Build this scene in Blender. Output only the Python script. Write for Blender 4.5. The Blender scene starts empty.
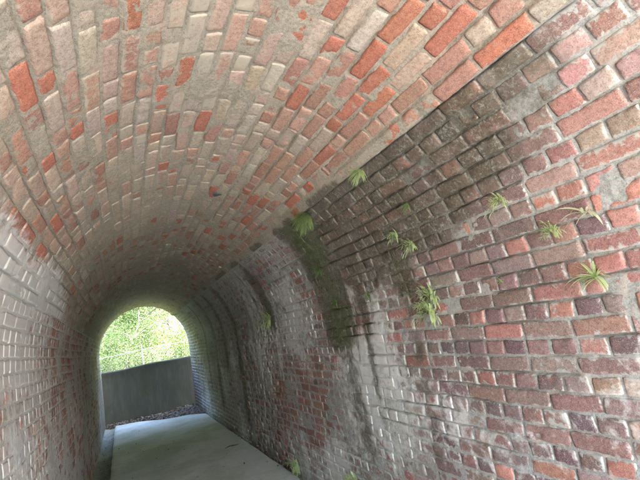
import bpy, math, random
import numpy as np
from mathutils import Vector, Matrix
random.seed(7); rng = np.random.default_rng(11)
C = bpy.context.scene.collection
sc = bpy.context.scene

# ------------------------------------------------------------------ helpers
def tag(o, label=None, cat=None, group=None, kind=None):
    if label: o['label'] = label
    if cat: o['category'] = cat
    if group: o['group'] = group
    if kind: o['kind'] = kind
    return o
def empty(name, loc=(0, 0, 0)):
    o = bpy.data.objects.new(name, None); C.objects.link(o); o.location = loc
    o.empty_display_size = .05
    return o
def mesh_obj(name, V, F, mats, parent=None, midx=None, smooth=False, attrs=None):
    """V (n,3) array, F (m,4) or (m,3) int array or list of them"""
    me = bpy.data.meshes.new(name)
    V = np.asarray(V, dtype=np.float32)
    Fs = F if isinstance(F, list) else [F]
    loops = np.concatenate([np.asarray(f, dtype=np.int32).ravel() for f in Fs])
    sizes = np.concatenate([np.full(len(f), np.asarray(f).shape[1], dtype=np.int32) for f in Fs])
    starts = np.concatenate([[0], np.cumsum(sizes)[:-1]]).astype(np.int32)
    me.vertices.add(len(V)); me.vertices.foreach_set('co', V.ravel())
    me.loops.add(len(loops)); me.loops.foreach_set('vertex_index', loops)
    me.polygons.add(len(sizes)); me.polygons.foreach_set('loop_start', starts)
    try: me.polygons.foreach_set('loop_total', sizes)
    except Exception: pass
    if midx is not None: me.polygons.foreach_set('material_index', np.asarray(midx, dtype=np.int32))
    me.polygons.foreach_set('use_smooth', np.full(len(sizes), smooth))
    for m in (mats if isinstance(mats, list) else [mats]): me.materials.append(m)
    if attrs:
        for k, a in attrs.items():
            a = np.asarray(a, dtype=np.float32)
            if a.ndim == 1:
                at = me.attributes.new(k, 'FLOAT', 'POINT'); at.data.foreach_set('value', a)
            else:
                at = me.attributes.new(k, 'FLOAT_COLOR', 'POINT')
                if a.shape[1] == 3: a = np.hstack([a, np.ones((len(a), 1), np.float32)])
                at.data.foreach_set('color', a.ravel())
    me.update(); me.validate()
    o = bpy.data.objects.new(name, me); C.objects.link(o)
    if parent: o.parent = parent
    return o
def _hash(ix, iy, iz):
    h = (ix.astype(np.int64) * 374761393 + iy.astype(np.int64) * 668265263 + iz.astype(np.int64) * 2147483647) & 0xffffffff
    h = ((h ^ (h >> 13)) * 1274126177) & 0xffffffff
    h = ((h ^ (h >> 16)) * 2246822519) & 0xffffffff
    return ((h ^ (h >> 15)) & 0xffff) / 65535.0
def vnoise(P):
    P = np.asarray(P, dtype=np.float64); I = np.floor(P).astype(np.int64); f = P - I; f = f * f * (3 - 2 * f)
    r = 0
    for dx in (0, 1):
        wx = f[..., 0] if dx else 1 - f[..., 0]
        for dy in (0, 1):
            wy = f[..., 1] if dy else 1 - f[..., 1]
            for dz in (0, 1):
                wz = f[..., 2] if dz else 1 - f[..., 2]
                r = r + wx * wy * wz * _hash(I[..., 0] + dx, I[..., 1] + dy, I[..., 2] + dz)
    return r
def fbm(P, o=3, s=1.0):
    P = np.asarray(P) * s; a = .5; t = 0; n = 0
    for i in range(o):
        t = t + a * vnoise(P + 17.3 * i); n += a; a *= .5; P = P * 2.03
    return t / n            # 0..1
def sst(a, b, x):
    t = np.clip((x - a) / (b - a), 0, 1); return t * t * (3 - 2 * t)

# ------------------------------------------------------------------ node helpers
def new_mat(name):
    m = bpy.data.materials.new(name); m.use_nodes = True
    nt = m.node_tree; nt.nodes.clear()
    out = nt.nodes.new('ShaderNodeOutputMaterial'); b = nt.nodes.new('ShaderNodeBsdfPrincipled')
    nt.links.new(b.outputs[0], out.inputs[0])
    return m, nt, b
class N:
    def __init__(s, nt): s.nt = nt
    def n(s, t, **k):
        x = s.nt.nodes.new(t)
        for a, v in k.items(): setattr(x, a, v)
        return x
    def put(s, inp, v):
        if isinstance(v, bpy.types.NodeSocket): s.nt.links.new(v, inp)
        else:
            if isinstance(v, (tuple, list)) and len(v) == 3 and inp.type == 'RGBA': v = (*v, 1)
            inp.default_value = v
    def coord(s): return s.n('ShaderNodeTexCoord').outputs['Object']
    def noise(s, sc_, det=4, rough=.55, co=None, dist=0):
        x = s.n('ShaderNodeTexNoise'); s.put(x.inputs['Scale'], sc_); s.put(x.inputs['Detail'], det)
        s.put(x.inputs['Roughness'], rough); s.put(x.inputs['Distortion'], dist)
        if co is not None: s.put(x.inputs['Vector'], co)
        return x.outputs['Fac']
    def attr(s, name, out='Fac'):
        x = s.n('ShaderNodeAttribute', attribute_name=name); return x.outputs[out]
    def math(s, op, a, b=0.0, c=None, clamp=False):
        x = s.n('ShaderNodeMath', operation=op, use_clamp=clamp); s.put(x.inputs[0], a); s.put(x.inputs[1], b)
        if c is not None: s.put(x.inputs[2], c)
        return x.outputs[0]
    def ramp(s, v, a, b, lo=0.0, hi=1.0):
        x = s.n('ShaderNodeMapRange', interpolation_type='SMOOTHSTEP'); s.put(x.inputs['Value'], v)
        s.put(x.inputs['From Min'], a); s.put(x.inputs['From Max'], b); s.put(x.inputs['To Min'], lo); s.put(x.inputs['To Max'], hi)
        return x.outputs[0]
    def mix(s, f, a, b, mode='MIX'):
        x = s.n('ShaderNodeMix', data_type='RGBA', blend_type=mode, clamp_factor=True)
        s.put(x.inputs[0], f); s.put(x.inputs[6], a); s.put(x.inputs[7], b); return x.outputs[2]
    def sep(s, v):
        x = s.n('ShaderNodeSeparateColor'); s.put(x.inputs[0], v); return x.outputs
    def bump(s, h, st, dist, nrm=None):
        x = s.n('ShaderNodeBump'); s.put(x.inputs['Strength'], st); s.put(x.inputs['Distance'], dist); s.put(x.inputs['Height'], h)
        if nrm is not None: s.put(x.inputs['Normal'], nrm)
        return x.outputs[0]

def masonry(name, is_mortar):
    m, nt, b = new_mat(name); g = N(nt); co = g.coord()
    base = g.attr('col', 'Color'); mk = g.sep(g.attr('mask', 'Color'))
    stain, lime, moss = mk[0], mk[1], mk[2]  # stain also carries shade painted near the far mouth
    wash = g.attr('wash')
    n_big = g.noise(3.1, 5, .6, co); n_mid = g.noise(17, 6, .65, co, .3); n_fin = g.noise(70, 5, .7, co); n_grit = g.noise(260, 3, .7, co)
    n_m2 = g.noise(28, 6, .7, g.n('ShaderNodeVectorMath', operation='ADD').outputs[0]) if False else g.noise(33, 7, .68, co, .8)
    # body colour mottling
    c = g.mix(g.ramp(n_fin, .35, .7), base, g.mix(1.0, base, (.62, .60, .60), 'MULTIPLY'))
    c = g.mix(g.ramp(n_mid, .52, .75, 0, .55), c, g.mix(.5, base, (.50, .40, .33)))
    c = g.mix(g.ramp(n_grit, .53, .68, 0, .55), c, (.44, .41, .37))
    c = g.mix(g.ramp(n_grit, .45, .33, 0, .65), c, (.06, .045, .04))
    if is_mortar:
        c = g.mix(g.ramp(g.noise(48, 4, .7, co, .6), .62, .72, 0, .4), c, (.14, .12, .10))
        c = g.mix(g.ramp(g.noise(7, 5, .7, co, .8), .52, .66, 0, .55), c, g.mix(.6, base, (.46, .33, .26)))
    if not is_mortar:      # flaking faces open onto redder clay
        c = g.mix(g.ramp(g.noise(24, 7, .72, co, .9), .57, .66, 0, .5), c, g.mix(.5, base, (.46, .13, .07)))
    # smeared mortar / lime wash
    if not is_mortar:
        w = g.math('ADD', g.math('MULTIPLY', g.math('SUBTRACT', n_m2, .5), 1.35), wash)
        wf = g.ramp(w, .42, .60)
        mcol = g.mix(g.ramp(n_mid, .35, .65), g.attr('mcol', 'Color'), g.mix(.35, g.attr('mcol', 'Color'), (.46, .40, .33)))
        c = g.mix(g.math('MULTIPLY', wf, .93), c, mcol)
    # white efflorescence
    l = g.math('ADD', g.math('MULTIPLY', g.math('SUBTRACT', n_mid, .5), 1.3), lime)
    c = g.mix(g.ramp(l, .40, .75, 0, .82), c, (.60, .62, .62))
    # damp dark growth, and the shade painted in toward the far mouth
    s = g.math('ADD', g.math('MULTIPLY', g.math('SUBTRACT', g.noise(9, 7, .7, co, .5), .5), 1.5), stain)
    sf = g.ramp(s, .32, .85)
    dark = g.mix(g.ramp(n_fin, .35, .65), (.036, .031, .021), (.115, .098, .068))
    c = g.mix(g.math('MULTIPLY', sf, .86), c, dark)
    # pale lichen specks inside the damp band
    sp = g.math('MULTIPLY', g.ramp(g.noise(62, 8, .8, co, .5), .50, .60), g.ramp(s, .25, .6))
    c = g.mix(g.math('MULTIPLY', g.math('MULTIPLY', sp, g.ramp(n_mid, .38, .58)), .62), c, (.32, .345, .315))
    # moss and algae, plus the darkening painted at the far vault end
    ms = g.math('ADD', g.math('MULTIPLY', g.math('SUBTRACT', n_m2, .5), 1.2), moss)
    c = g.mix(g.ramp(ms, .35, .85, 0, .75), c, g.mix(n_fin, (.04, .055, .02), (.15, .18, .09)))
    g.put(b.inputs['Base Color'], c)
    g.put(b.inputs['Roughness'], g.ramp(sf, 0, 1, .93, .68))
    g.put(b.inputs['Specular IOR Level'], .35)
    h = g.math('ADD', g.math('MULTIPLY', n_fin, .6), g.math('MULTIPLY', n_grit, .35))
    h = g.math('ADD', h, g.math('MULTIPLY', n_m2, .8))
    g.put(b.inputs['Normal'], g.bump(h, .8 if is_mortar else .6, .006 if is_mortar else .004))
    return m
M_brick = masonry('weathered_brick', False)
M_mortar = masonry('old_mortar', True)

def concrete_mat(name, c1, c2, algae=0.5, spec=.3):
    m, nt, b = new_mat(name); g = N(nt); co = g.coord()
    a = g.noise(1.1, 5, .6, co, .4); f = g.noise(14, 6, .7, co); gr = g.noise(150, 3, .7, co)
    c = g.mix(g.ramp(f, .3, .7), c1, c2)
    c = g.mix(g.ramp(g.noise(4.3, 6, .7, co, .7), .5, .68, 0, .35), c, (.38, .40, .37))
    c = g.mix(g.ramp(a, .42, .62, 0, algae), c, (.36, .42, .31))
    c = g.mix(g.ramp(gr, .60, .75, 0, .4), c, (.16, .16, .15))
    c = g.mix(g.ramp(g.noise(22, 8, .8, co, 1.2), .58, .70, 0, .55), c, (.20, .20, .16)); c = g.mix(g.ramp(g.noise(55, 3, .6, co), .66, .70, 0, .7), c, (.10, .09, .07))
    g.put(b.inputs['Base Color'], c); g.put(b.inputs['Roughness'], .85); g.put(b.inputs['Specular IOR Level'], spec)
    g.put(b.inputs['Normal'], g.bump(g.math('ADD', f, g.math('MULTIPLY', gr, .4)), .5, .006))
    return m
M_slab = concrete_mat('path_concrete', (.66, .68, .66), (.58, .60, .585), .6)
M_gutter = concrete_mat('gutter_concrete', (.26, .27, .25), (.16, .17, .15), .5)

def simple(name, c1, c2, scale=20, rough=.8, bump=.3, metal=0, transl=0, dist=.004):
    m, nt, b = new_mat(name); g = N(nt); co = g.coord()
    f = g.noise(scale, 5, .65, co)
    g.put(b.inputs['Base Color'], g.mix(g.ramp(f, .3, .7), c1, c2)); g.put(b.inputs['Roughness'], rough); g.put(b.inputs['Metallic'], metal)
    if bump: g.put(b.inputs['Normal'], g.bump(f, bump, dist))
    if transl:
        out = [n for n in nt.nodes if n.type == 'OUTPUT_MATERIAL'][0]
        t = g.n('ShaderNodeBsdfTranslucent'); g.put(t.inputs[0], g.mix(g.ramp(f, .3, .7), tuple(min(1, x * 1.5) for x in c1), tuple(min(1, x * 1.5) for x in c2)))
        mx = g.n('ShaderNodeMixShader'); g.put(mx.inputs[0], transl); nt.links.new(b.outputs[0], mx.inputs[1]); nt.links.new(t.outputs[0], mx.inputs[2]); nt.links.new(mx.outputs[0], out.inputs[0])
    return m
M_soil = simple('damp_soil', (.07, .055, .04), (.13, .11, .085), 30, .95, .8)
M_grassg = simple('grassy_ground', (.05, .08, .025), (.10, .11, .05), 3, .95, .6)
M_headwall = simple('headwall_masonry', (.28, .16, .12), (.35, .27, .22), 9, .9, .6)
M_leaf = simple('tree_leaf', (.026, .050, .009), (.045, .075, .014), 2.0, .55, 0, transl=.45)
M_leaf2 = simple('shrub_leaf', (.030, .058, .008), (.05, .08, .014), 2.0, .55, 0, transl=.45)
M_bark = simple('bark', (.07, .065, .05), (.13, .12, .10), 30, .9, .6)
M_fern = simple('fern_leaf', (.38, .50, .22), (.52, .60, .36), 30, .5, 0, transl=.35)
M_fernp = simple('pale_blade', (.42, .47, .30), (.52, .52, .38), 30, .55, 0, transl=.3)
M_fernm = simple('seam_grass', (.20, .30, .10), (.30, .38, .17), 30, .55, 0, transl=.35)
M_fernd = simple('shade_fern_leaf', (.12, .22, .06), (.20, .31, .11), 30, .55, 0, transl=.35)
M_moss = simple('wall_moss', (.045, .06, .018), (.10, .12, .04), 60, .95, 0)
M_litter = simple('dead_leaf', (.06, .045, .033), (.24, .21, .18), 14, .85, 0)
M_galv = simple('galvanised_wire', (.10, .11, .10), (.14, .15, .14), 30, .5, 0, metal=.3)
M_slate = simple('dark_slate', (.05, .075, .075), (.09, .11, .11), 40, .6, .3)
def panel_mat():
    m, nt, b = new_mat('weathered_panel'); g = N(nt); co = g.coord()
    mp = g.n('ShaderNodeMapping'); g.put(mp.inputs[0], co); mp.inputs['Scale'].default_value = (3, 3, .6)
    st = g.noise(2.5, 6, .7, mp.outputs[0], .3); f = g.noise(30, 5, .7, co)
    c = g.mix(g.ramp(st, .35, .7), (.15, .175, .18), (.21, .235, .235))
    c = g.mix(g.ramp(g.noise(1.7, 5, .6, co), .5, .7, 0, .5), c, (.12, .15, .10))
    c = g.mix(g.ramp(f, .6, .8, 0, .4), c, (.06, .06, .06))
    g.put(b.inputs['Base Color'], c); g.put(b.inputs['Roughness'], .75); g.put(b.inputs['Normal'], g.bump(f, .3, .003))
    return m
M_panel = panel_mat()

# ------------------------------------------------------------------ tunnel section
XL, XR, SP, RISE = -.48, 1.53, 1.43, 1.10
CX, HW = (XL + XR) / 2, (XR - XL) / 2
Y0, Y1 = -1.9, 11.9
ZB = -.16
_t = np.linspace(math.pi, 0, 1200)
_px = np.concatenate([[XL], CX + HW * np.cos(_t), [XR]]); _pz = np.concatenate([[ZB], SP + RISE * np.sin(_t), [ZB]])
# extra samples on straight walls
_px = np.concatenate([np.full(200, XL), _px[1:-1], np.full(200, XR)])
_pz = np.concatenate([np.linspace(ZB, SP - .001, 200), _pz[1:-1], np.linspace(SP - .001, ZB, 200)])
_s = np.concatenate([[0], np.cumsum(np.hypot(np.diff(_px), np.diff(_pz)))])
_tx = np.gradient(_px, _s); _tz = np.gradient(_pz, _s); _k = np.hypot(_tx, _tz); _tx /= _k; _tz /= _k
_k = np.ones(41) / 41
def _smooth(a): return np.convolve(np.pad(a, 20, 'edge'), _k, 'valid')
_tx, _tz = _smooth(_tx), _smooth(_tz)
STOT = _s[-1]
HAUNCH_Z = 2.205
S_HL = float(np.interp(1.80, _pz[:800], _s[:800]))
S_HR = STOT - float(np.interp(HAUNCH_Z, _pz[:800], _s[:800]))
def surf(y, s, h):
    x = np.interp(s, _s, _px); z = np.interp(s, _s, _pz); tx = np.interp(s, _s, _tx); tz = np.interp(s, _s, _tz)
    # slow bulges of the old lining
    P = np.stack([x * .6, y * .6, z * .6], -1)
    h = h + (vnoise(P + 3.7) - .5) * .035
    return np.stack([x + tz * h, y, z - tx * h], -1)      # inward normal = (tz, -tx)
def surf_z(s): return np.interp(s, _s, _pz)
def s_right(z):
    # arc coordinate of a height on the right-hand side
    return float(STOT - np.interp(z, _pz[:800], _s[:800]))

# ------------------------------------------------------------------ weathering and painted far-end shade as a function of place
def g2(y, z, y0, z0, sy, sz): return np.exp(-((y - y0) / sy) ** 2 - ((z - z0) / sz) ** 2)
def band(y, z, y0, w, z0, z1, soft=.12, lean=0.0):
    return np.exp(-((y - y0 - lean * (z - 1.2)) / w) ** 2) * sst(z0 - soft, z0 + soft, z) * (1 - sst(z1 - soft, z1 + soft, z))
def weather_and_shade(y, s):
    """returns stain (with painted far-mouth shade), lime, moss, wash for arrays y, s"""
    z = surf_z(s); right = s > STOT / 2
    wallR = right & (s >= S_HR); wallL = (~right) & (s <= S_HL); vault = ~(wallR | wallL)
    P = np.stack([y, z, s], -1); nb = fbm(P, 3, 1.3); n2 = fbm(P + 9, 3, 3.1)
    stain = np.zeros_like(y); lime = np.zeros_like(y); moss = np.zeros_like(y); wash = np.full_like(y, .18)
    # ---- right wall
    low = 2.25 - .32 * sst(.5, 1.1, y) - .24 * sst(1.1, 1.9, y)
    st = .86 * sst(low - .22, low + .14, z) * sst(.55, 1.0, y) * (1 - sst(3.1, 3.5, y)) * (.42 + 1.15 * n2)
    st = np.maximum(st, 1.05 * band(y, z, 2.20, .16, 1.50, 2.3) * (.7 + .6 * n2))
    st = np.maximum(st, .65 * band(y, z, 1.75, .30, 1.75, 2.3))
    st = np.maximum(st, .62 * band(y, z, 2.65, .40, 1.62, 2.3, .2)); st = np.maximum(st, 1.3 * band(y, z, 3.20, .27, 1.20, 2.3, .15) * (.75 + .5 * n2))
    st = np.maximum(st, .9 * band(y, z, 2.85, .25, 1.75, 2.3))
    st = np.maximum(st, .75 * band(y, z, 3.10, .15, .35, 1.5, .25, .1))
    st = np.maximum(st, .55 * band(y, z, 2.20, .10, .4, 1.6, .2)); st = np.maximum(st, .5 * band(y, z, 2.75, .06, .5, 1.7, .2)); st = np.maximum(st, .45 * band(y, z, 3.75, .09, .2, 1.6, .2))
    st = np.maximum(st, 1.0 * band(y, z, 4.85, .22, 1.45, 2.15, .12))
    st = np.maximum(st, .45 * band(y, z, 4.4, .3, 2.0, 2.3, .08))
    for yy, w, a, z0 in ((6.6, .17, .80, .1), (7.45, .16, .9, .9), (8.35, .18, .95, .2), (9.3, .14, .7, .4), (5.7, .12, .4, .2), (10.3, .2, .6, .2)):
        st = np.maximum(st, a * band(y, z, yy, w, z0, 2.25, .2, .05) * (.8 + .4 * n2))
    dr = fbm(np.stack([y * 9, z * .9, z * 0 + 2], -1), 3, 1.0); st = st * (.72 + .62 * dr) + .55 * sst(.56, .70, dr) * sst(.7, 1.9, z) * sst(1.9, 2.4, y) * (1 - sst(5.5, 7, y))
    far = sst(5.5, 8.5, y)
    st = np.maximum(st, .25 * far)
    st = np.maximum(st, .85 * sst(9.3, 11.3, y)); stain = np.where(wallR, st, stain)  # shade painted in toward the far mouth, dims the daylit wall end
    lm = .14 * sst(1.9, 2.8, y) + .42 * g2(y, z, 2.75, 1.05, .38, .75) + .48 * g2(y, z, 4.0, 1.5, .45, .6) + .30 * g2(y, z, 5.4, 1.6, .5, .7) + .22 * g2(y, z, 1.6, .7, .7, .45) + .16 * (1 - sst(1.9, 2.4, y)) + .05 * sst(3.3, 4, y) + .16 * sst(.5, .7, fbm(np.stack([y * 7, z * .7, z * 0 + 8], -1), 3, 1.0)) * sst(2, 2.6, y) + .06 * g2(y, z, .95, 1.25, .5, .45)
    lm += .22 * sst(.5, 1.0, lm * 0 + nb * 1.4) * (1 - sst(1.7, 2.0, z)) + .30 * g2(y, z, 3.6, .3, .4, .5) + .2 * g2(y, z, 7, 1.2, .4, .7)
    lime = np.where(wallR, lm * (.6 + .8 * nb), lime)
    mo = .22 * g2(y, z, 2.7, 1.0, .5, .5) + .6 * band(y, z, 3.15, .24, 1.2, 2.3) + .5 * band(y, z, 2.2, .08, 1.4, 1.8) + .35 * g2(y, z, 2.6, .7, .7, .5) + .55 * band(y, z, 4.85, .15, 1.4, 1.9) + .4 * band(y, z, 6.55, .12, .0, 1.6) + .35 * (1 - sst(.0, .22, z)) * sst(2, 4, y)
    mo += .30 * band(y, z, 2.9, .3, 1.9, 2.3) + .25 * band(y, z, 5.6, .2, .1, 1.0)
    moss = np.where(wallR, mo * (.6 + .8 * n2), moss)
    ws = .23 + .11 * sst(1.9, 2.8, y) * (1 - .5 * sst(4, 5, y)) + .14 * (nb - .5) * 2
    ws -= .35 * g2(y, z, 4.1, .75, .28, .5) + .30 * g2(y, z, 4.9, .7, .3, .6)
    ws += .16 * sst(2.08, 2.2, z) - .16 * sst(.4, .8, st)
    wash = np.where(wallR, ws, wash)
    # ---- left wall
    ll = .16 * (1 - sst(4.5, 7, y)) + .60 * sst(1.25, 1.5, z + .35 * (nb - .5)) * (1 - sst(1.95, 2.15, z)) * (1 - sst(2.5, 3.4, y)) + .28 * (1 - sst(3.2, 6, y)) + .12
    lime = np.where(wallL, ll * (.65 + .7 * n2), lime)
    wash = np.where(wallL, .22 + .35 * (nb - .5) - .25 * g2(y, z, 2.9, 1.55, .5, .35) - .16 * g2(y, z, 5, 1.8, 1.5, .3), wash)
    stain = np.where(wallL, .75 * sst(9.6, 11.3, y) + .20 * sst(5, 9, y) + .3 * (1 - sst(.0, .35, z)) * (nb), stain)  # first term: painted shade that dims the left wall at the far mouth
    moss = np.where(wallL, .3 * (1 - sst(.0, .5, z)) + .15 * sst(7, 11, y), moss)
    # ---- vault
    q = (s - S_HL) / (S_HR - S_HL)            # 0 left haunch .. 1 right haunch
    wv = .25 + .34 * (nb - .5) * 2 * .8 + .12 * sst(1.6, 4.5, y)
    wv = wv + .22 * (1 - sst(.0, .12, q)) * sst(1.2, 2.0, y) - .34 * sst(.66, .84, q) * (1 - sst(.93, .98, q)) * (1 - .55 * sst(2.2, 4.2, y)) - .26 * (1 - sst(.08, .36, q)) * (1 - sst(1.2, 2.6, y))
    wv = wv + .40 * sst(.955, .985, q) * sst(1.0, 1.5, y)
    wash = np.where(vault, wv, wash)
    sv = 1.1 * sst(.955, .995, q) * sst(.45, .7, n2) + .18 * sst(.92, .99, q) * n2 + .14 * sst(3.5, 8, y) + .22 * g2(y, q, 4.6, .86, 1.0, .12) + .32 * sst(8, 11.5, y) * sst(.45, 1.0, np.abs(q - .5) * 2)  # last term: shade painted on the vault sides near the far mouth
    stain = np.where(vault, sv, stain)
    lime = np.where(vault, .75 * (1 - sst(.02, .17, q + .16 * (nb - .5))) * sst(.8, 1.5, y) * (1 - sst(3.2, 5, y)) + .20 * nb + .16 * (1 - sst(.0, .16, q)) * sst(1.4, 2.2, y) + .14 * g2(y, q, 2.6, .97, .9, .05), lime)
    moss = np.where(vault, .14 * sst(9.5, 11.6, y) * sst(.2, .5, np.abs(q - .5)), moss)  # moss tint used as painted shade on the daylit far end
    return stain, lime, moss, wash
def mortar_col(y, s):
    z = surf_z(s); right = s > STOT / 2
    wallR = right & (s >= S_HR); wallL = (~right) & (s <= S_HL)
    n = fbm(np.stack([y, z, s], -1) + 31, 3, 2.0)[..., None]
    cv = (1 - n) * np.array([.32, .30, .245]) + n * np.array([.40, .36, .29])
    cr = (1 - n) * np.array([.31, .33, .32]) + n * np.array([.41, .425, .41])
    cl = (1 - n) * np.array([.47, .48, .47]) + n * np.array([.56, .55, .52])
    c = np.where(wallR[..., None], cr, np.where(wallL[..., None], cl, cv))
    return c
def jit(c, a):
    c = np.array(c); c = c * .80 + .20 * c.mean() * np.array([1.0, 1.0, 1.0])
    return np.clip(np.array(c) * (1 + rng.normal(0, a)) * (1 + rng.normal(0, a * .35, 3)), .02, .8)
def brick_colour(y, s):
    z = float(surf_z(s)); right = s > STOT / 2; r = rng.random()
    if right and s >= S_HR:
        pink = float(1 - sst(.85, 1.35, y + rng.normal(0, .16) - .15 * (z - 1.5)))
        if rng.random() < pink: base = [(.43, .205, .165), (.38, .16, .128), (.40, .26, .22), (.33, .165, .135)][int(r * 4)]
        elif 3.6 < y < 5.4 and z < 1.25 and r < .75: base = (.34, .165, .135)
        elif y > 2.2 and r < .22: base = (.36, .14, .12)
        elif y > 2.2: base = [(.28, .21, .195), (.33, .275, .25), (.26, .165, .155)][int(r * 97) % 3]
        else: base = [(.225, .135, .13), (.255, .14, .13), (.175, .108, .115), (.27, .185, .175)][int(r * 97) % 4]
        if 1.0 < y < 2.3 and rng.random() < .07: base = (.42, .17, .13)
        return jit(base, .13), rng.normal(0, .05) + (.10 if rng.random() < .12 else 0)
    if not right and s <= S_HL:
        base = (.42, .25, .215) if r < .6 else (.48, .35, .31)
        w = rng.normal(.02, .14)
        if r < .34: w -= .30; base = (.40, .17, .13)
        return jit(base, .12), w
    q = (s - S_HL) / (S_HR - S_HL)
    red = .20 + .46 * float(sst(.62, .82, q) * (1 - sst(2.0, 4.2, y))) + .22 * float((1 - sst(.1, .4, q)) * (1 - sst(1.5, 3, y)))
    if r < red:
        base = (.46, .14, .07) if rng.random() < .5 else (.41, .20, .135)
        w = rng.normal(-.14, .13) - (.30 if rng.random() < .25 else 0)
    else:
        base = [(.46, .36, .27), (.45, .32, .235), (.44, .25, .175), (.45, .375, .295)][int(rng.random() * 4)]
        w = rng.normal(.0, .13)
    return jit(base, .08), w

# ------------------------------------------------------------------ lay the bricks
def courses(part):
    """list of (s0, s1, [(y0,y1), ...])"""
    out = []
    if part == 'right': lo, hi, pitch = S_HR, STOT, .0690
    elif part == 'left': lo, hi, pitch = 0, S_HL, .0690
    else: lo, hi, pitch = S_HL, S_HR, .0735
    n = int(round((hi - lo) / pitch)); p = (hi - lo) / n
    for i in range(n):
        k = i if part != 'right' else n - 1 - i
        if part == 'vault': L, off = .232, (.116 if i % 2 else 0) + rng.normal(0, .025)
        elif part == 'left': L, off = (.115, .0) if (k % 2 or k % 7 < 4) else (.228, .057)
        else: L, off = (.114, .0) if k % 2 else (.226, .057)
        y = Y0 - off; row = []
        while y < Y1:
            l = L * (1 + rng.normal(0, .03))
            if part == 'vault' and rng.random() < .38: l *= .5
            if part == 'right' and L > .2 and rng.random() < .10: l *= .5
            a, b = max(y, Y0), min(y + l, Y1)
            if b - a > .03: row.append((a, b))
            y += l
        out.append((lo + i * p, lo + (i + 1) * p, row))
    return out
def undulate(y, s, part):
    P = np.stack([y * .9, s * 1.4, y * 0], -1)
    a = {'right': .012, 'left': .008, 'vault': .010}[part]
    ed = np.minimum(np.abs(s - S_HL), np.abs(s - S_HR)); ed = sst(0, .25, ed)
    return s + (vnoise(P + 5) - .5) * 2 * a * ed
LOD = [(2.6, 9, 4), (2.6, 5, 4), (5.0, 5, 3), (99, 2, 1)]
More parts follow.
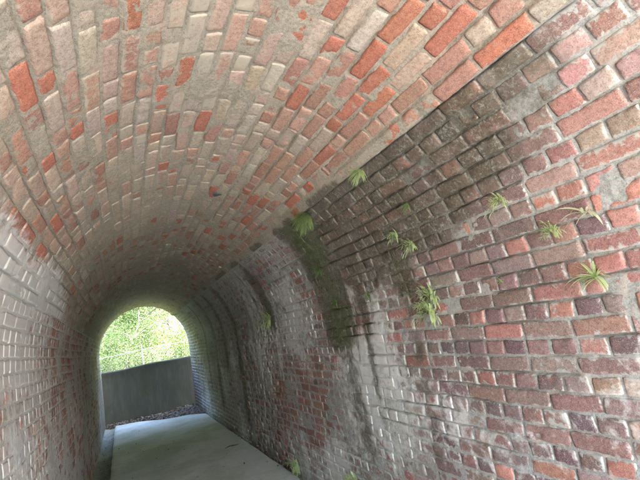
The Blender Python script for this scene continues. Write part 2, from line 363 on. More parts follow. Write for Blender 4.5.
def brick_mesh(part):
    B = []
    for (s0, s1, row) in courses(part):
        for (a, b) in row: B.append((a, b, s0, s1))
    B = np.array(B); cols = []; wj = []
    for a, b, s0, s1 in B:
        c, w = brick_colour((a + b) / 2, (s0 + s1) / 2); cols.append(c); wj.append(w)
    cols = np.array(cols); wj = np.array(wj)
    L = B[:, 1] - B[:, 0]; yc = (B[:, 0] + B[:, 1]) / 2
    cls = np.where(yc > 5.0, 3, np.where(yc > 2.6, 2, np.where(L > .15, 0, 1)))
    VV, FF, AC, AM, AW, AMC = [], [], [], [], [], []; base = 0
    joint = {'right': .0026, 'left': .0034, 'vault': .0046}[part]
    for k in range(4):
        ids = np.where(cls == k)[0]
        if not len(ids): continue
        _, nu, nv = LOD[k]
        b = B[ids]; n = len(ids)
        rr = rng.random((n, 8))
        def fr(m, length):           # local fractions with two edge rings
            e = np.array([0, .0035, .010]); inner = np.linspace(0, 1, m + 2)[1:-1]
            return e, inner
        Lu = (b[:, 1] - b[:, 0] - 2 * joint)[:, None]; Lv = (b[:, 3] - b[:, 2] - 2 * joint)[:, None]
        e = np.array([0, .0035, .011]) if k < 3 else np.array([0, .006])
        U = np.concatenate([np.tile(e, (n, 1)), .011 + (Lu - .022) * np.linspace(0, 1, nu + 2)[1:-1], Lu - np.tile(e[::-1], (n, 1))], 1)
        Vv = np.concatenate([np.tile(e, (n, 1)), .011 + (Lv - .022) * np.linspace(0, 1, nv + 2)[1:-1], Lv - np.tile(e[::-1], (n, 1))], 1)
        mu, mv = U.shape[1], Vv.shape[1]
        ru = np.minimum(np.arange(mu), np.arange(mu)[::-1]); rv = np.minimum(np.arange(mv), np.arange(mv)[::-1])
        ring = np.minimum(ru[:, None], rv[None, :])                       # 0 outermost
        uu = np.repeat(U[:, :, None], mv, 2); vv = np.repeat(Vv[:, None, :], mu, 1)
        fu = uu / Lu[..., None] * 2 - 1; fv = vv / Lv[..., None] * 2 - 1
        # round the corners, skew a little
        cr = (.002 + .004 * rr[:, 0])[:, None, None]
        cor = np.abs(fu) ** 14 * np.abs(fv) ** 5
        uu = uu - np.sign(fu) * cor * cr * 1.2; vv = vv - np.sign(fv) * cor * cr
        uu = uu + fv * (rr[:, 1] - .5)[:, None, None] * .008
        vv = vv + fu * (rr[:, 2] - .5)[:, None, None] * .007
        Y = b[:, 0][:, None, None] + joint + uu; S = b[:, 2][:, None, None] + joint + vv
        P = np.stack([Y, S, S * 0 + rr[:, 3][:, None, None] * 3], -1)
        edge = sst(3.2, .5, ring.astype(float))[None] * np.ones_like(Y)
        Y = Y + (fbm(P + 2, 2, 45) - .5) * .009 * edge; S = S + (fbm(P + 6, 2, 45) - .5) * .009 * edge
        S = undulate(Y, S, part)
        worn = {'right': .0014, 'left': .0008, 'vault': .0022}[part]
        k_ = {'right': .75, 'left': .22, 'vault': .5}[part]
        h = ((rr[:, 4] - .5)[:, None, None] * .006 + fu * (rr[:, 5] - .5)[:, None, None] * .005 + (fbm(P, 3, 28) - .5) * .009) * k_
        spall = (rr[:, 6] < {'right': .10, 'left': .05, 'vault': .16}[part]).astype(float)[:, None, None]
        h = h - spall * sst(.45, .65, fbm(P + 21, 3, 14)) * .010
        hr = np.array([-.020, -.0008 if part == 'left' else -.0015, 0.])[np.minimum(ring, 2)] if k < 3 else np.array([-.012, 0.])[np.minimum(ring, 1)]
        h = h + hr[None] - worn * edge * rr[:, 7][:, None, None] * 1.5
        if part == 'vault': h = h + .006 * sst(S_HL, S_HL + .6, S)
        if part == 'vault':     # the arch sits a little proud of the right hand wall
            h = h + .014 * sst(S_HR - .12, S_HR - .05, S)
        V = surf(Y, S, h).reshape(-1, 3)
        idx = (np.arange(mu * mv).reshape(mu, mv))
        q = np.stack([idx[:-1, :-1], idx[:-1, 1:], idx[1:, 1:], idx[1:, :-1]], -1).reshape(-1, 4)
        F = (q[None] + (np.arange(n) * mu * mv)[:, None, None]).reshape(-1, 4) + base
        st, li, mo, wa = weather_and_shade(Y.ravel(), S.ravel())
        lowq = sst(.002, -.008, h).ravel()
        wa = wa + np.repeat(wj[ids], mu * mv) + .26 * edge.ravel() + .10 * lowq
        VV.append(V); FF.append(F); AC.append(np.repeat(cols[ids], mu * mv, 0)); li = li + {'right': .09, 'left': .0, 'vault': .02}[part] * edge.ravel() * (1 - .7 * sst(1.8, 3, Y.ravel())); AM.append(np.stack([st, li, mo], -1)); AW.append(wa)
        AMC.append(mortar_col(Y.ravel(), S.ravel())); base += len(V)
    return np.concatenate(VV), np.concatenate(FF), np.concatenate(AC), np.concatenate(AM), np.concatenate(AW), np.concatenate(AMC)
def mortar_mesh(part):
    lo, hi = {'right': (S_HR, STOT), 'left': (0, S_HL), 'vault': (S_HL, S_HR)}[part]
    ys = np.concatenate([np.arange(Y0, .4, .04), np.arange(.4, 3.2, .0095), np.arange(3.2, 6, .022), np.arange(6, Y1, .06), [Y1]])
    pitch = .0735 if part == 'vault' else .0690; nc = int(round((hi - lo) / pitch)); ns = nc * 7 + 1; ss = np.linspace(lo, hi, ns)
    Y, S = np.meshgrid(ys, ss, indexing='ij')
    joint_line = (np.arange(ns) % 7 == 0).astype(float)[None] * np.ones_like(Y)
    S = undulate(Y, S, part)
    P = np.stack([Y, S, Y * 0], -1)
    base = {'right': -.0042, 'left': -.0008, 'vault': -.0034}[part]
    amp = {'right': .010, 'left': .006, 'vault': .011}[part]
    h = base + (fbm(P + 40, 3, 16) - .5) * amp + (fbm(P + 50, 2, 60) - .5) * .005
    h = h + (vnoise(P * 5 + 8) - .5) * .008
    st, li, mo, wa = weather_and_shade(Y.ravel(), S.ravel())
    h = h + (wa.reshape(Y.shape) - .35) * .006
    ck = sst(.50, .58, fbm(np.stack([Y * 2.2, S * 9, Y * 0 + 3], -1), 2, 1.0)) * joint_line * (1 - sst(4, 6, Y))
    h = h - ck * {'right': .014, 'left': .003, 'vault': .013}[part]
    if part != 'left': h = h + .0018 * sst(2.2, 3.4, Y)
    if part == 'right':
        h = h - .003 * (1 - sst(1.0, 1.8, Y))
    if part == 'vault':
        h = h + .006 * sst(S_HL, S_HL + .6, S) + .016 * sst(S_HR - .12, S_HR - .05, S)
    V = surf(Y, S, h).reshape(-1, 3)
    col = mortar_col(Y.ravel(), S.ravel())
    nu, nv = Y.shape; idx = np.arange(nu * nv).reshape(nu, nv)
    F = np.stack([idx[:-1, :-1], idx[:-1, 1:], idx[1:, 1:], idx[1:, :-1]], -1).reshape(-1, 4)
    if part == 'vault':        # return of the arch edge down to the wall face
        edge = surf(ys, np.full_like(ys, S_HR), np.full_like(ys, -.02)); eb = surf(ys, np.full_like(ys, S_HR), h[:, -1])
        n0 = len(V); V = np.concatenate([V, edge]); last = idx[:, -1]; e = n0 + np.arange(nu)
        F = np.concatenate([F, np.stack([last[:-1], e[:-1], e[1:], last[1:]], -1)])
        col = np.concatenate([col, col[-nu:]]); ex = slice(-nu, None)
        st, li, mo, wa = [np.concatenate([a, np.full(nu, f)]) for a, f in ((st, .5), (li, 0), (mo, .1), (wa, .3))]
    return V, F, col, np.stack([st, li, mo], -1), wa
tunnel = empty('brick_tunnel', (CX, 0, 0))
tag(tunnel, 'long arched tunnel lined with weathered red brick, pale vault and damp stained walls', 'tunnel')
for part, nm, lab in (('right', 'side_wall', 'damp stained purple and red brick wall with ferns growing from its joints'), ('left', 'side_wall', 'lime whitened brick wall beside the gutter'), ('vault', 'vault', None)):
    bv, bf, bc, bm_, bw, bmc = brick_mesh(part)
    mv, mf, mc, mm, mw = mortar_mesh(part)
    V = np.concatenate([bv, mv]) - np.array([CX, 0, 0]); F = np.concatenate([bf, mf + len(bv)])
    o = mesh_obj(nm, V, F, [M_brick, M_mortar], tunnel, np.concatenate([np.zeros(len(bf)), np.ones(len(mf))]), True,
                 {'col': np.concatenate([bc, mc]), 'mask': np.concatenate([bm_, mm]), 'wash': np.concatenate([bw, mw]), 'mcol': np.concatenate([bmc, mc])})
    if lab: o['label'] = lab
# headwalls at both mouths, 0.45 m thick, with the arched opening cut through
def headwall(ya, yb):
    n = 96; pts_in = []; 
    for i in np.linspace(0, len(_px) - 1, n).astype(int): pts_in.append((_px[i] , _pz[i]))
    pts_in = np.array(pts_in)
    d = pts_in - np.array([CX, 1.2]); d /= np.linalg.norm(d, axis=1)[:, None]
    inn = pts_in + d * .012
    out = []
    for p, q in zip(pts_in, d):
        ts = []
        if q[0] > 1e-6: ts.append((CX + 3.2 - p[0]) / q[0])
        if q[0] < -1e-6: ts.append((CX - 3.2 - p[0]) / q[0])
        if q[1] > 1e-6: ts.append((3.7 - p[1]) / q[1])
        if q[1] < -1e-6: ts.append((-.5 - p[1]) / q[1])
        out.append(p + q * min(ts))
    out = np.array(out); V = []
    for y in (ya, yb):
        V += [(a, y, b) for a, b in inn] + [(a, y, b) for a, b in out]
    F = []
    for i in range(n - 1):
        F += [(i, i + 1, n + i + 1, n + i), (2 * n + i, 3 * n + i, 3 * n + i + 1, 2 * n + i + 1),
              (i, 2 * n + i, 2 * n + i + 1, i + 1), (n + i, n + i + 1, 3 * n + i + 1, 3 * n + i)]
    return mesh_obj('head_wall', np.array(V) - np.array([CX, 0, 0]), np.array(F), M_headwall, tunnel)
headwall(Y0 - .02, Y0 + .43); headwall(Y1 - .43, Y1 + .02)

# ------------------------------------------------------------------ ground, path, gutter, embankment
def grid(xs, ys, zf):
    X, Y = np.meshgrid(xs, ys, indexing='ij'); Z = zf(X, Y)
    V = np.stack([X, Y, Z], -1).reshape(-1, 3); idx = np.arange(X.size).reshape(X.shape)
    F = np.stack([idx[:-1, :-1], idx[1:, :-1], idx[1:, 1:], idx[:-1, 1:]], -1).reshape(-1, 4)
    return V, F
def nz(X, Y, s, k=0): return fbm(np.stack([X, Y, X * 0 + k], -1), 3, s)
xs = np.concatenate([np.linspace(-600, -40, 12), np.linspace(-35, -2, 20), np.linspace(-1.5, 3, 40), np.linspace(5, 35, 18), np.linspace(40, 600, 12)])
ys = np.concatenate([np.linspace(-600, -40, 12), np.linspace(-35, -1.5, 20), np.linspace(-1, 13, 80), np.linspace(14, 60, 30), np.linspace(70, 600, 12)])
def gz(X, Y):
    hill = 24 * sst(17, 48, Y) * (.7 + .6 * nz(X, Y, .05, 2)); return -.12 + (nz(X, Y, 3, 1) - .5) * .02 + hill
tag(mesh_obj('ground', *grid(xs, ys, gz), M_grassg, smooth=True), kind='structure')
# soil strip inside the tunnel
V, F = grid(np.linspace(XL - .02, XR + .02, 60), np.arange(Y0 - .3, Y1 + .35, .05), lambda X, Y: -.095 + (nz(X, Y, 14, 3) - .5) * .03)
tag(mesh_obj('soil', V, F, M_soil, smooth=True), kind='structure')
# concrete slab with a real edge
def yend(x): return 11.35 - .78 * (x + .25) + .06 * np.sin(x * 7)
nx, ny = 60, 300; V = []; 
U, W = np.meshgrid(np.linspace(0, 1, nx), np.linspace(0, 1, ny), indexing='ij')
jl = (fbm(np.stack([W * 60, W * 0, W * 0], -1), 3, 1.0) - .5) * .015
X = -.262 + jl * (1 - U) + U * (1.462 + .263) + jl * U; Y = -3.0 + W * (yend(X) + 3.0)
Z = (fbm(np.stack([X, Y, X * 0], -1), 3, 2.5) - .5) * .012 + (fbm(np.stack([X, Y, X * 0 + 4], -1), 2, 30) - .5) * .003
edge = np.minimum(np.minimum(U, 1 - U) * 1.7, (1 - W) * 14); Z = Z - .012 * np.exp(-edge / .012)
top = np.stack([X, Y, Z], -1).reshape(-1, 3); idx = np.arange(nx * ny).reshape(nx, ny)
F = np.stack([idx[:-1, :-1], idx[1:, :-1], idx[1:, 1:], idx[:-1, 1:]], -1).reshape(-1, 4)
loop = np.concatenate([idx[0, :], idx[1:, -1], idx[-1, -2::-1], idx[-2:0:-1, 0]])
bot = top[loop].copy(); bot[:, 2] = -.2; n0 = len(top); m = len(loop); nxt = np.roll(np.arange(m), -1)
F2 = np.stack([loop, loop[nxt], n0 + nxt, n0 + np.arange(m)], -1)
tag(mesh_obj('path', np.concatenate([top, bot]), np.concatenate([F, F2]), M_slab, smooth=False), kind='structure')
# gutter channel bed along the left wall
V, F = grid(np.linspace(XL - .02, -.255, 12), np.arange(-.9, 11.6, .06), lambda X, Y: -.078 + .02 * ((X + .37) / .11) ** 2 + (nz(X, Y, 8, 9) - .5) * .012)
tag(mesh_obj('gutter_bed', V, F, M_gutter, smooth=True), kind='structure')
V, F = grid(np.linspace(-7, 8, 60), np.linspace(-9, Y0 - .03, 60), lambda X, Y: -.075 + (nz(X, Y, 6, 5) - .5) * .02)
tag(mesh_obj('added_bounce_yard', V, F, simple('bounce_gravel', (.44, .44, .43), (.54, .54, .53), 60, .95, .6), smooth=True), kind='structure')  # unseen pale ground added outside the near mouth to bounce light inside
# embankment carried over the tunnel
def ez(X, Y):
    out = np.maximum(np.maximum(Y0 + .3 - Y, Y - (Y1 - .3)), 0)
    L = .12 + 6 * sst(2.7, 4.5, np.abs(X - CX))
    f = np.clip(1 - out / L, 0, 1); return -.35 + (3.75 + (nz(X, Y, .3, 6) - .5) * .5) * f
xe = np.concatenate([np.linspace(-40, -4, 24), np.linspace(-3.5, 4.5, 33), np.linspace(5, 41, 24)])
ye = np.concatenate([np.linspace(-9, Y0 + .05, 24), [Y0 + .3, Y0 + .4], np.linspace(-.2, 11, 20), [11.5, 11.6, 11.72], np.linspace(12.2, 20, 22)])
V, F = grid(xe, ye, ez)          # no sheet in front of the two mouths: the headwalls stand there
fc = V[F].mean(1); F = F[~((np.abs(fc[:, 0] - CX) < 2.7) & ((fc[:, 1] < Y0 + .299) | (fc[:, 1] > Y1 - .299)))]
tag(mesh_obj('embankment', V, F, M_grassg, smooth=True), kind='structure')

# ------------------------------------------------------------------ panel across the far mouth
def barrier():
    n, k = 60, 30; xs = np.linspace(XL - .10, XR + .10, n); V = []
    for side in (0, 1):
        for i, x in enumerate(xs):
            top = 1.155 + .012 * math.sin(x * 3.1) - .028 * math.exp(-((x - .1) / .5) ** 2) 
            for j in range(k):
                z = -.1 + (top + .1) * j / (k - 1)
                y = 12.06 + .012 * math.sin(x * 5 + z) + .018 * side + .03 * z - (.012 if j >= k - 2 else 0) * (1 - side)
                V.append((x, y, z))
    idx = np.arange(2 * n * k).reshape(2, n, k); F = []
    for s_ in (0, 1):
        q = idx[s_]; f = np.stack([q[:-1, :-1], q[1:, :-1], q[1:, 1:], q[:-1, 1:]], -1).reshape(-1, 4); F.append(f if s_ == 0 else f[:, ::-1])
    F.append(np.stack([idx[0, :-1, -1], idx[0, 1:, -1], idx[1, 1:, -1], idx[1, :-1, -1]], -1))
    F.append(np.stack([idx[0, 0, :-1], idx[0, 0, 1:], idx[1, 0, 1:], idx[1, 0, :-1]], -1)); F.append(np.stack([idx[0, -1, :-1], idx[1, -1, :-1], idx[1, -1, 1:], idx[0, -1, 1:]], -1))
    o = mesh_obj('barrier_panel', V, np.concatenate(F), M_panel, smooth=True)
    tag(o, 'dark grey weathered panel closing off the lower half of the far tunnel mouth', 'barrier panel')
barrier()

# ------------------------------------------------------------------ leaf scatter helpers
def leaf_quads(P, size, nrm=None, aspect=.5, flat=0.0):
    n = len(P); d = rng.normal(0, 1, (n, 3)); d[:, 2] *= (1 - flat); d /= np.linalg.norm(d, axis=1)[:, None]
    e = rng.normal(0, 1, (n, 3)); e[:, 2] *= (1 - flat); e -= d * (e * d).sum(1)[:, None]; e /= np.linalg.norm(e, axis=1)[:, None]
    L = (size * (.6 + .8 * rng.random(n)))[:, None]; W = L * aspect
    f = np.cross(d, e) * L * .12
    V = np.stack([P - d * L * .5, P + e * W * .5 + f, P + d * L * .5, P - e * W * .5 + f], 1).reshape(-1, 3)
    return V, np.arange(n * 4).reshape(n, 4)
def tube(pts, radii, k=7):
    pts = np.array(pts, float); V = []; F = []
    for i, p in enumerate(pts):
        t = pts[min(i + 1, len(pts) - 1)] - pts[max(i - 1, 0)]; t /= np.linalg.norm(t)
        a = np.cross(t, [0, 0, 1] if abs(t[2]) < .9 else [1, 0, 0]); a /= np.linalg.norm(a); b = np.cross(t, a)
        for j in range(k):
            w = 2 * math.pi * j / k; V.append(p + radii[i] * (a * math.cos(w) + b * math.sin(w)))
    for i in range(len(pts) - 1):
        for j in range(k):
            F.append((i * k + j, i * k + (j + 1) % k, (i + 1) * k + (j + 1) % k, (i + 1) * k + j))
    return np.array(V), np.array(F)
def merge(L):
    V = []; F = []; n = 0
    for v, f in L: V.append(v); F.append(f + n); n += len(v)
    return np.concatenate(V), np.concatenate(F)
def ground_z(x, y): return float(gz(np.array([[x]]), np.array([[y]]))[0, 0])
def tree(x, y, H, lean, crown_r, label, leafn=2600, lmat=M_leaf, size=.10, low=.25):
    z0 = ground_z(x, y) - .1; r = empty('broadleaf_tree', (x, y, z0)); tag(r, label, 'tree', 'trees beyond the far mouth')
    L = []; pts = [(0, 0, 0)]; 
    for i in range(1, 9):
        t = i / 8; pts.append((lean[0] * H * t + .12 * math.sin(i * 1.3 + x), lean[1] * H * t + .1 * math.cos(i * 1.7 + y), H * .95 * t))
    r0 = .012 + H * .007
    L.append(tube(pts, [r0 * (1 - .085 * i) for i in range(9)]))
    tips = []
    for i in range(14):
        t = low + (1 - low) * random.random(); p = np.array(pts[int(t * 8)]) ; a = random.random() * 6.28; l = crown_r * (.5 + .6 * random.random())
        mid = p + np.array([math.cos(a) * l * .5, math.sin(a) * l * .5, .25 * l]); tip = p + np.array([math.cos(a) * l, math.sin(a) * l, .35 * l + .2 * random.random()])
        L.append(tube([p, mid, tip], [r0 * .45, r0 * .28, r0 * .08], 5)); tips += [mid, tip, (mid + tip) / 2]
    V, F = merge(L); mesh_obj('trunk', V, F, M_bark, r, smooth=True)
    cl = np.array(tips); nC = len(cl)
    P = cl[rng.integers(0, nC, leafn)] + rng.normal(0, 1, (leafn, 3)) * crown_r * np.array([.20, .20, .15])
    V, F = leaf_quads(P, size, flat=.3); mesh_obj('crown', V, F, lmat, r)
def shrub(x, y, w, h, label, n=1800, size=.07, mat=M_leaf2):
    z0 = ground_z(x, y) - .05; r = empty('leafy_shrub', (x, y, z0)); tag(r, label, 'shrub', 'shrubs beyond the far mouth')
    L = []; tips = []
    for i in range(9):
        a = random.random() * 6.28; q = w * .5 * random.random() ** .5; hh = h * (.6 + .4 * random.random())
        pts = [(0, 0, 0), (math.cos(a) * q * .4, math.sin(a) * q * .4, hh * .5), (math.cos(a) * q, math.sin(a) * q, hh)]
        L.append(tube(pts, [.014, .009, .003], 5)); tips += [np.array(pts[1]), np.array(pts[2]), (np.array(pts[1]) + np.array(pts[2])) / 2]
    V, F = merge(L); mesh_obj('stems', V, F, M_bark, r, smooth=True)
    P = np.array(tips)[rng.integers(0, len(tips), n)] + rng.normal(0, 1, (n, 3)) * np.array([w * .17, w * .17, h * .14])
    V, F = leaf_quads(P, size, flat=.3); mesh_obj('foliage', V, F, mat, r)
TR = [(-1.2, 17.8, 6.0, (.10, .0), 2.2, 'dense dark tree filling the upper left of the far mouth', .07),
      (2.1, 20.5, 7.0, (-.03, -.04), 2.4, 'dense tree whose crown fills the top of the far mouth', .07),
      (-.1, 15.2, 3.6, (.20, .05), 1.1, 'thin leaning tree just beyond the fence at the left of the far mouth', .045),
      (2.45, 16.8, 4.6, (-.02, .0), 1.0, 'slender pale trunked tree at the right edge of the far mouth', .05),
      (1.0, 19.5, 5.5, (.05, .0), 1.7, 'broad bright green tree in the middle of the far mouth', .06),
      (-1.3, 21, 6.5, (.03, .0), 1.9, 'tall tree rising behind the leaning one', .07),
      (3.6, 23, 6.5, (-.05, .0), 2.0, 'larger tree behind the pale trunk at the right', .07),
      (.9, 27, 7.5, (.0, .0), 2.3, 'farthest tree on the slope seen through the middle of the arch', .08)]
for x, y, H, ln, cr_, lab, sz in TR: tree(x, y, H, ln, cr_, lab, 8000, M_leaf, sz * 1.25)
SH = [(1.6, 15.5, 1.3, 1.9, 'rounded bright green shrub behind the fence to the right'), (.5, 16.3, 1.2, 1.55, 'low shrub behind the fence post in the middle'),
      (-.5, 17.5, 1.5, 1.8, 'shrub at the foot of the leaning tree'), (2.8, 19.5, 1.8, 2.2, 'dense shrub between the pale trunk and the larger tree'),
      (.2, 22.5, 2.2, 2.3, 'wide shrub on the rising slope at centre left'), (1.9, 24.5, 2.4, 2.5, 'wide shrub on the rising slope at centre right')]
for i, (x, y, w, h, lab) in enumerate(SH): shrub(x, y, w, h * 1.15, lab, 4500, .06 + .004 * i)
# wire fence
FY = 13.6
fence = empty('wire_fence', (1.0, FY, -.1)); tag(fence, 'pale wire mesh fence with thin posts crossing behind the dark panel', 'fence')
def ft(x): return 1.50 + .035 * (x - .3)
for px in (-3.2, -1.4, .50, 2.45, 4.4):
    V, F = tube([(px - 1, 0, 0), (px - 1, 0, ft(px) + .16 + .1)], [.017, .017], 8); mesh_obj('post', V, F, M_galv, fence, smooth=True)
V, F = tube([(x - 1, .0, ft(x) + .1 - .012 * math.sin((x + 1.3) / 1.93 * math.pi) ** 2) for x in np.linspace(-3.2, 4.4, 60)], [.008] * 60, 6); mesh_obj('top_rail', V, F, M_galv, fence, smooth=True)
L = []
for i in range(-60, 90):
    for sg in (1, -1):
        x0 = i * .09; a = np.array([x0 - 1, .02, .15]); b = np.array([x0 + sg * 1.5 - 1, .02, 1.65 + .1 - .1])
        if min(a[0], b[0]) > -4.2 and max(a[0], b[0]) < 3.4: L.append(tube([a, b], [.0016, .0016], 3))
V, F = merge(L); mesh_obj('wire_mesh', V, F, M_galv, fence)

# ------------------------------------------------------------------ plants on the wall
def wall_point(y, z):
    s = s_right(z); p = surf(np.array([y]), np.array([s]), np.array([.003]))[0]
    tx = np.interp(s, _s, _tx); tz = np.interp(s, _s, _tz); n = np.array([tz, 0, -tx]); return p, n / np.linalg.norm(n)
def blade(p0, dirv, nrm, L, W, droop, lobes=0, seg=7, twist=0.0):
    """a tapered, drooping leaf; lobes>0 gives a pinnate outline"""
    p = np.array(p0, float); d = np.array(dirv, float); d /= np.linalg.norm(d); V = []; step = L / seg
    side = np.cross(d, [0, 0, 1]); side /= (np.linalg.norm(side) + 1e-9); side = side * math.cos(twist) + np.cross(d, side) * math.sin(twist)
    F = []
    for i in range(seg + 1):
        t = i / seg; w = W * (math.sin(math.pi * min(1, .12 + t * .88)) ** .7 if lobes == 0 else (1 - t) ** .6 * .35 + .05)
        q = p + nrm * 0
        V += [q - side * w * .5, q + side * w * .5]
        if i: n = len(V); F.append((n - 4, n - 3, n - 1, n - 2))
        if lobes and 0 < i < seg:
            l = W * (1 - t * .75) * (.9 + .3 * random.random())
            for sg in (-1, 1):
                a = q + side * sg * w * .4; f = d * step * .45
                tip = a + side * sg * l + d * l * .45 + np.array([0, 0, -.15 * l]); n = len(V)
                V += [a - f, a + f, tip + d * l * .12, a - f * .6 + (tip - a) * .55]; F.append((n, n + 1, n + 2, n + 3))
        p = p + d * step; d = d + np.array([0, 0, -droop / seg]); d /= np.linalg.norm(d)
    return np.array(V), np.array(F)
def fern_frond(p0, d, nr, L, droop):
    """a thin stalk carrying pairs of long narrow pointed leaflets and one at the tip"""
    parts = []; p = np.array(p0, float); d = np.array(d, float) / np.linalg.norm(d); n = 7; step = L * .62 / n
    side = np.cross(d, nr + np.array([0, .3, .2])); side /= np.linalg.norm(side) + 1e-9
    parts.append(blade(p, d, nr, L * .62, L * .035, droop * .6, 0, 5))
    for i in range(n):
        if i in (2, 4, 6):
            l = L * (.46 - .035 * i) * random.uniform(.8, 1.15)
            for sg in (-1, 1):
                dd = d * random.uniform(.6, 1.0) + side * sg * random.uniform(.7, 1.0) + nr * random.uniform(-.1, .3)
                parts.append(blade(p, dd, nr, l, l * .15, droop * 1.1, 0, 4, random.uniform(-.5, .5)))
        p = p + d * step; d = d + np.array([0, 0, -droop * .6 / n]); d /= np.linalg.norm(d)
    parts.append(blade(p - d * step * .3, d, nr, L * .48, L * .06, droop, 0, 5))
    return merge(parts)
def rosette(name, y, z, R, n, label, cat, mat, lobes, group=None, width=.16, droop=1.0, partname='frond', up=.3, single=False):
    R *= 1.3; P, nr = wall_point(y, z); r = empty(name, tuple(P)); tag(r, label, cat, group)
    along = np.array([0, 1, 0]); vert = np.cross(nr, along); vert = vert if vert[2] > 0 else -vert
    L = []
    for i in range(n):
        a = math.pi * (-.25 + 1.5 * (i + .5 * random.random()) / n)
        d = nr * (.35 + .5 * random.random()) + along * math.cos(a) * 1.0 + vert * (math.sin(a) * .8 + up)
        l = R * (.65 + .5 * random.random())
        v, f = blade(nr * .001 + np.array([0, random.uniform(-.006, .006), random.uniform(-.004, .004)]), d, nr, l, l * width, droop * (.6 + .8 * random.random()), lobes, 8 if lobes else 7, random.uniform(-.5, .5))
        if lobes: v, f = fern_frond(nr * .001, d, nr, l * 1.25, droop * (.6 + .8 * random.random()))
        if single: L.append((v, f))
        else: mesh_obj(partname, v, f, mat, r)
    if single: v, f = merge(L); mesh_obj(partname, v, f, mat, r)
    return r
GF = 'ferns rooted in the right wall'
FN = [(1.96, 1.465, .085, 12, 'bright fern with the fullest fronds, upper clump of the pair beside the pale streaked bricks', M_fern, 5),
      (2.00, 1.385, .10, 14, 'largest bright fern spreading low, lower clump of the pair beside the pale streaked bricks', M_fern, 5),
      (1.32, 1.80, .052, 9, 'small bright fern alone high on the wall between the dark band and the pale blades', M_fern, 5),
      (1.16, 1.625, .050, 10, 'compact bushy fern just left of the pale straw coloured blades', M_fern, 5),
      (1.85, 1.95, .036, 7, 'small fern on a reddish brick near the top of the dark band', M_fernd, 4),
      (2.07, 1.84, .058, 8, 'fern at the head of the brown moss streak', M_fern, 5),
      (1.98, 1.76, .060, 8, 'fern hanging just below and right of the one at the moss streak head', M_fern, 5),
      (3.17, 1.83, .060, 8, 'dull green fern inside the wide dark stain', M_fernd, 4),
      (3.11, 1.56, .055, 7, 'grey green fern low in the wide dark stain', M_fernd, 4),
      (2.60, 1.55, .045, 7, 'faint fern on the pale bricks between the two dark stains', M_fernd, 4),
      (4.86, 1.55, .13, 11, 'fern on the mossy streak farthest down the tunnel', M_fern, 5),
      (1.47, 1.48, .022, 4, 'tiny seedling of three leaflets on a purple brick joint', M_fern, 0)]
for y, z, R, n, lab, m, lb in FN: rosette('wall_fern', y, z, R, n + 6, lab, 'fern', m, lb, GF, .27 if lb else .3)
rosette('pale_grass_plant', 1.01, 1.655, .085, 9, 'pale straw coloured spidery blades on the right wall above the large pale fern', 'plant', M_fernp, 0, None, .095, 1.5, 'blade')
rosette('spiky_plant', 1.05, 1.43, .085, 26, 'light green spiky plant lowest at the right edge of the wall', 'plant', M_fern, 0, None, .085, 1.3, 'blade')
rosette('grass_tuft', 1.98, 2.19, .075, 130, 'grass tuft hanging from the arch joint at the head of the dark band', 'grass tuft', M_fern, 0, None, .035, 1.4, 'blades', single=True)
rosette('grass_tuft', 2.78, 2.17, .12, 260, 'thick green grass tuft with moss hanging from the arch joint farther in', 'grass tuft', M_fernm, 0, None, .035, 1.5, 'blades', single=True)
rosette('wall_foot_weed', 4.66, .03, .13, 22, 'bright green weed at the foot of the right wall beside the path edge', 'weed', M_fern, 4, None, .3, .8, 'fronds', single=True)
rosette('wall_foot_weed', 3.34, .20, .11, 16, 'bright green weed growing low on the right wall, nearest the camera', 'weed', M_fern, 4, None, .3, .8, 'fronds', single=True)

# moss cushions in the damp bands: one uncountable mass
n = 90000; yy = rng.uniform(.6, 9.0, n); zz = rng.uniform(.0, 2.19, n); ss_ = STOT - np.interp(zz, _pz[:800], _s[:800])
st, li, mo, wa = weather_and_shade(yy, ss_); cl = fbm(np.stack([yy, zz, zz * 0], -1), 3, 11)
wd = mo * 1.3 + .25 * np.clip(st - .6, 0, 1); keep = (cl > .50) & (rng.random(n) < wd * 1.0) & (wd > .50) & ~((yy < 4.2) & (zz < 1.25))
yy, ss_ = yy[keep], ss_[keep]; P = surf(yy, ss_, rng.uniform(.0, .008, len(yy)))
V, F = leaf_quads(P, .013, aspect=.45)
tag(mesh_obj('moss', V, F, M_moss), 'dark moss growing in the damp streaks of the right wall', 'moss', kind='stuff')

# ------------------------------------------------------------------ litter, twig, chip
n = 2600; x = rng.uniform(XL + .03, XR - .03, n); t = rng.random(n) ** .8
y = yend(x) + .05 + (Y1 + .10 - yend(x) - .05) * t + rng.normal(0, .05, n)
z = -.07 + rng.random(n) * .04 + .04 * np.exp(-((x - 1.35) / .35) ** 2) * sst(10.4, 11.5, y)
V, F = leaf_quads(np.stack([x, y, z], -1), .055, aspect=.6, flat=.75)
tag(mesh_obj('leaf_litter', V, F, M_litter), 'brown dead leaves and grit heaped against the dark panel', 'leaf litter', kind='stuff')
V, F = grid(np.linspace(XL + .01, XR - .01, 40), np.linspace(9.9, 12.0, 50), lambda X, Y: -.10 + .05 * sst(0, .4, Y - yend(X)) + .03 * np.exp(-((X - 1.35) / .35) ** 2) * sst(10.4, 11.5, Y) + (nz(X, Y, 9, 2) - .5) * .03)
tag(mesh_obj('silt', V, F, M_soil, smooth=True), kind='structure')
n = 620; x = np.concatenate([rng.uniform(-.46, -.27, 220), rng.uniform(-.2, 1.45, 60), 1.505 - np.abs(rng.normal(0, .035, 340))]); y = rng.uniform(2, 10.8, n); z = np.where(x < -.26, -.062, .010)
V, F = leaf_quads(np.stack([x, y, z], -1), .028, aspect=.6, flat=.9)
tag(mesh_obj('fallen_leaves', V, F, M_litter), 'dry leaves scattered along the gutter and the path edges', 'fallen leaves', kind='stuff')
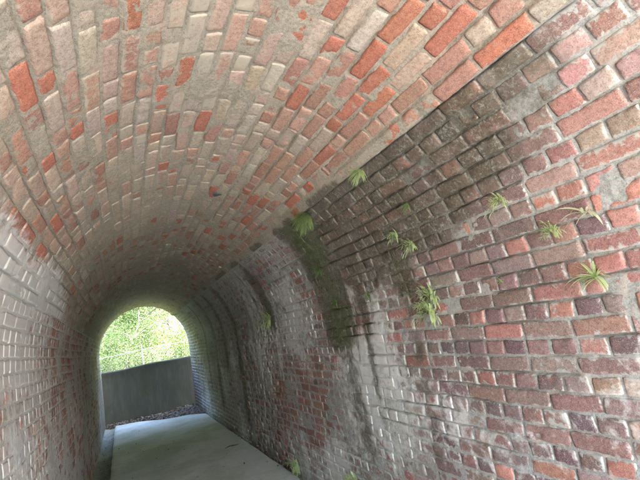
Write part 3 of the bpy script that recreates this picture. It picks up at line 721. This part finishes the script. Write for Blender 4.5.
V, F = merge([tube([(-.09, 0, .006), (-.02, .02, .016), (.05, .0, .014), (.11, .03, .008)], [.003, .007, .008, .003], 6), tube([(0, .01, .016), (.03, .06, .014)], [.005, .002], 5)])
tw = mesh_obj('fallen_twig', V, F, M_bark, smooth=True); tw.location = (1.22, 6.45, .004); tag(tw, 'short dark twig lying on the path near the right wall', 'twig')
# slate chip wedged in the vault
s_ = np.interp(.74, _px[200:1400], _s[200:1400]); P = surf(np.array([3.18]), np.array([s_]), np.array([.016]))[0]
V = np.array([(-.035, -.03, 0), (.045, .0, 0), (-.01, .05, 0), (-.03, -.026, .03), (.04, 0, .03), (-.01, .045, .03)]); V[:, 2] *= 1
ch = mesh_obj('slate_chip', V, [np.array([(0, 2, 1), (3, 4, 5)]), np.array([(0, 1, 4, 3), (1, 2, 5, 4), (2, 0, 3, 5)])], M_slate); ch.location = tuple(P)
tag(ch, 'small dark blue grey stone chip wedged in the vault brickwork', 'stone chip')

# ------------------------------------------------------------------ camera
f, vx, vy, roll = 447.5, -197.9, 115.4, -.093
T = Vector((vx, vy, f)).normalized(); up = Vector((math.sin(roll), -math.cos(roll), 0)); U_ = (up - T * up.dot(T)).normalized()
R_ = T.cross(-U_); R_ = R_ if R_[0] > 0 else -R_
# rows give world coordinates of image axes (right, down, forward)
right = Vector((R_[0], T[0], U_[0])); down = Vector((R_[1], T[1], U_[1])); fwd = Vector((R_[2], T[2], U_[2]))
cam = bpy.data.cameras.new('camera'); co = bpy.data.objects.new('camera', cam); C.objects.link(co)
m = Matrix.Identity(4)
for i in range(3): m[i][0], m[i][1], m[i][2] = right[i], -down[i], -fwd[i]
m[2][3] = 1.45
co.matrix_world = m
cam.sensor_width = 36; cam.lens = 36 * f / 640; cam.clip_start = .02; cam.clip_end = 3000
sc.camera = co

# ------------------------------------------------------------------ light
SUN_EL, SUN_AZ = 52, 128          # azimuth measured from +Y towards +X
w = bpy.data.worlds.new('World'); sc.world = w; w.use_nodes = True; nt = w.node_tree; nt.nodes.clear()
sky = nt.nodes.new('ShaderNodeTexSky'); sky.sky_type = 'NISHITA'; sky.sun_disc = False
sky.sun_elevation = math.radians(SUN_EL); sky.sun_rotation = math.radians(SUN_AZ); sky.air_density = 1.2; sky.dust_density = 4.0; sky.ozone_density = 1.0
bg = nt.nodes.new('ShaderNodeBackground'); bg.inputs[1].default_value = .15; ow = nt.nodes.new('ShaderNodeOutputWorld')
nt.links.new(sky.outputs[0], bg.inputs[0]); nt.links.new(bg.outputs[0], ow.inputs[0])
sl = bpy.data.lights.new('sun', 'SUN'); sl.energy = 1.4; sl.angle = math.radians(10); sl.color = (1, .97, .92)
so = bpy.data.objects.new('sun', sl); C.objects.link(so)
el, az = math.radians(SUN_EL), math.radians(SUN_AZ)
d = Vector((math.sin(az) * math.cos(el), math.cos(az) * math.cos(el), math.sin(el)))
so.rotation_euler = (-d).to_track_quat('-Z', 'Y').to_euler()
sc.view_settings.view_transform = 'Standard'; sc.view_settings.look = 'None'; sc.view_settings.gamma = 1; sc.view_settings.use_curve_mapping = False
sc.view_settings.exposure = 5.4
sc.render.engine = 'CYCLES'
cy = sc.cycles; cy.use_denoising = True; cy.max_bounces = 12; cy.diffuse_bounces = 7; cy.glossy_bounces = 2; cy.transmission_bounces = 4; cy.transparent_max_bounces = 4
cy.sample_clamp_indirect = 6; cy.caustics_reflective = False; cy.caustics_refractive = False
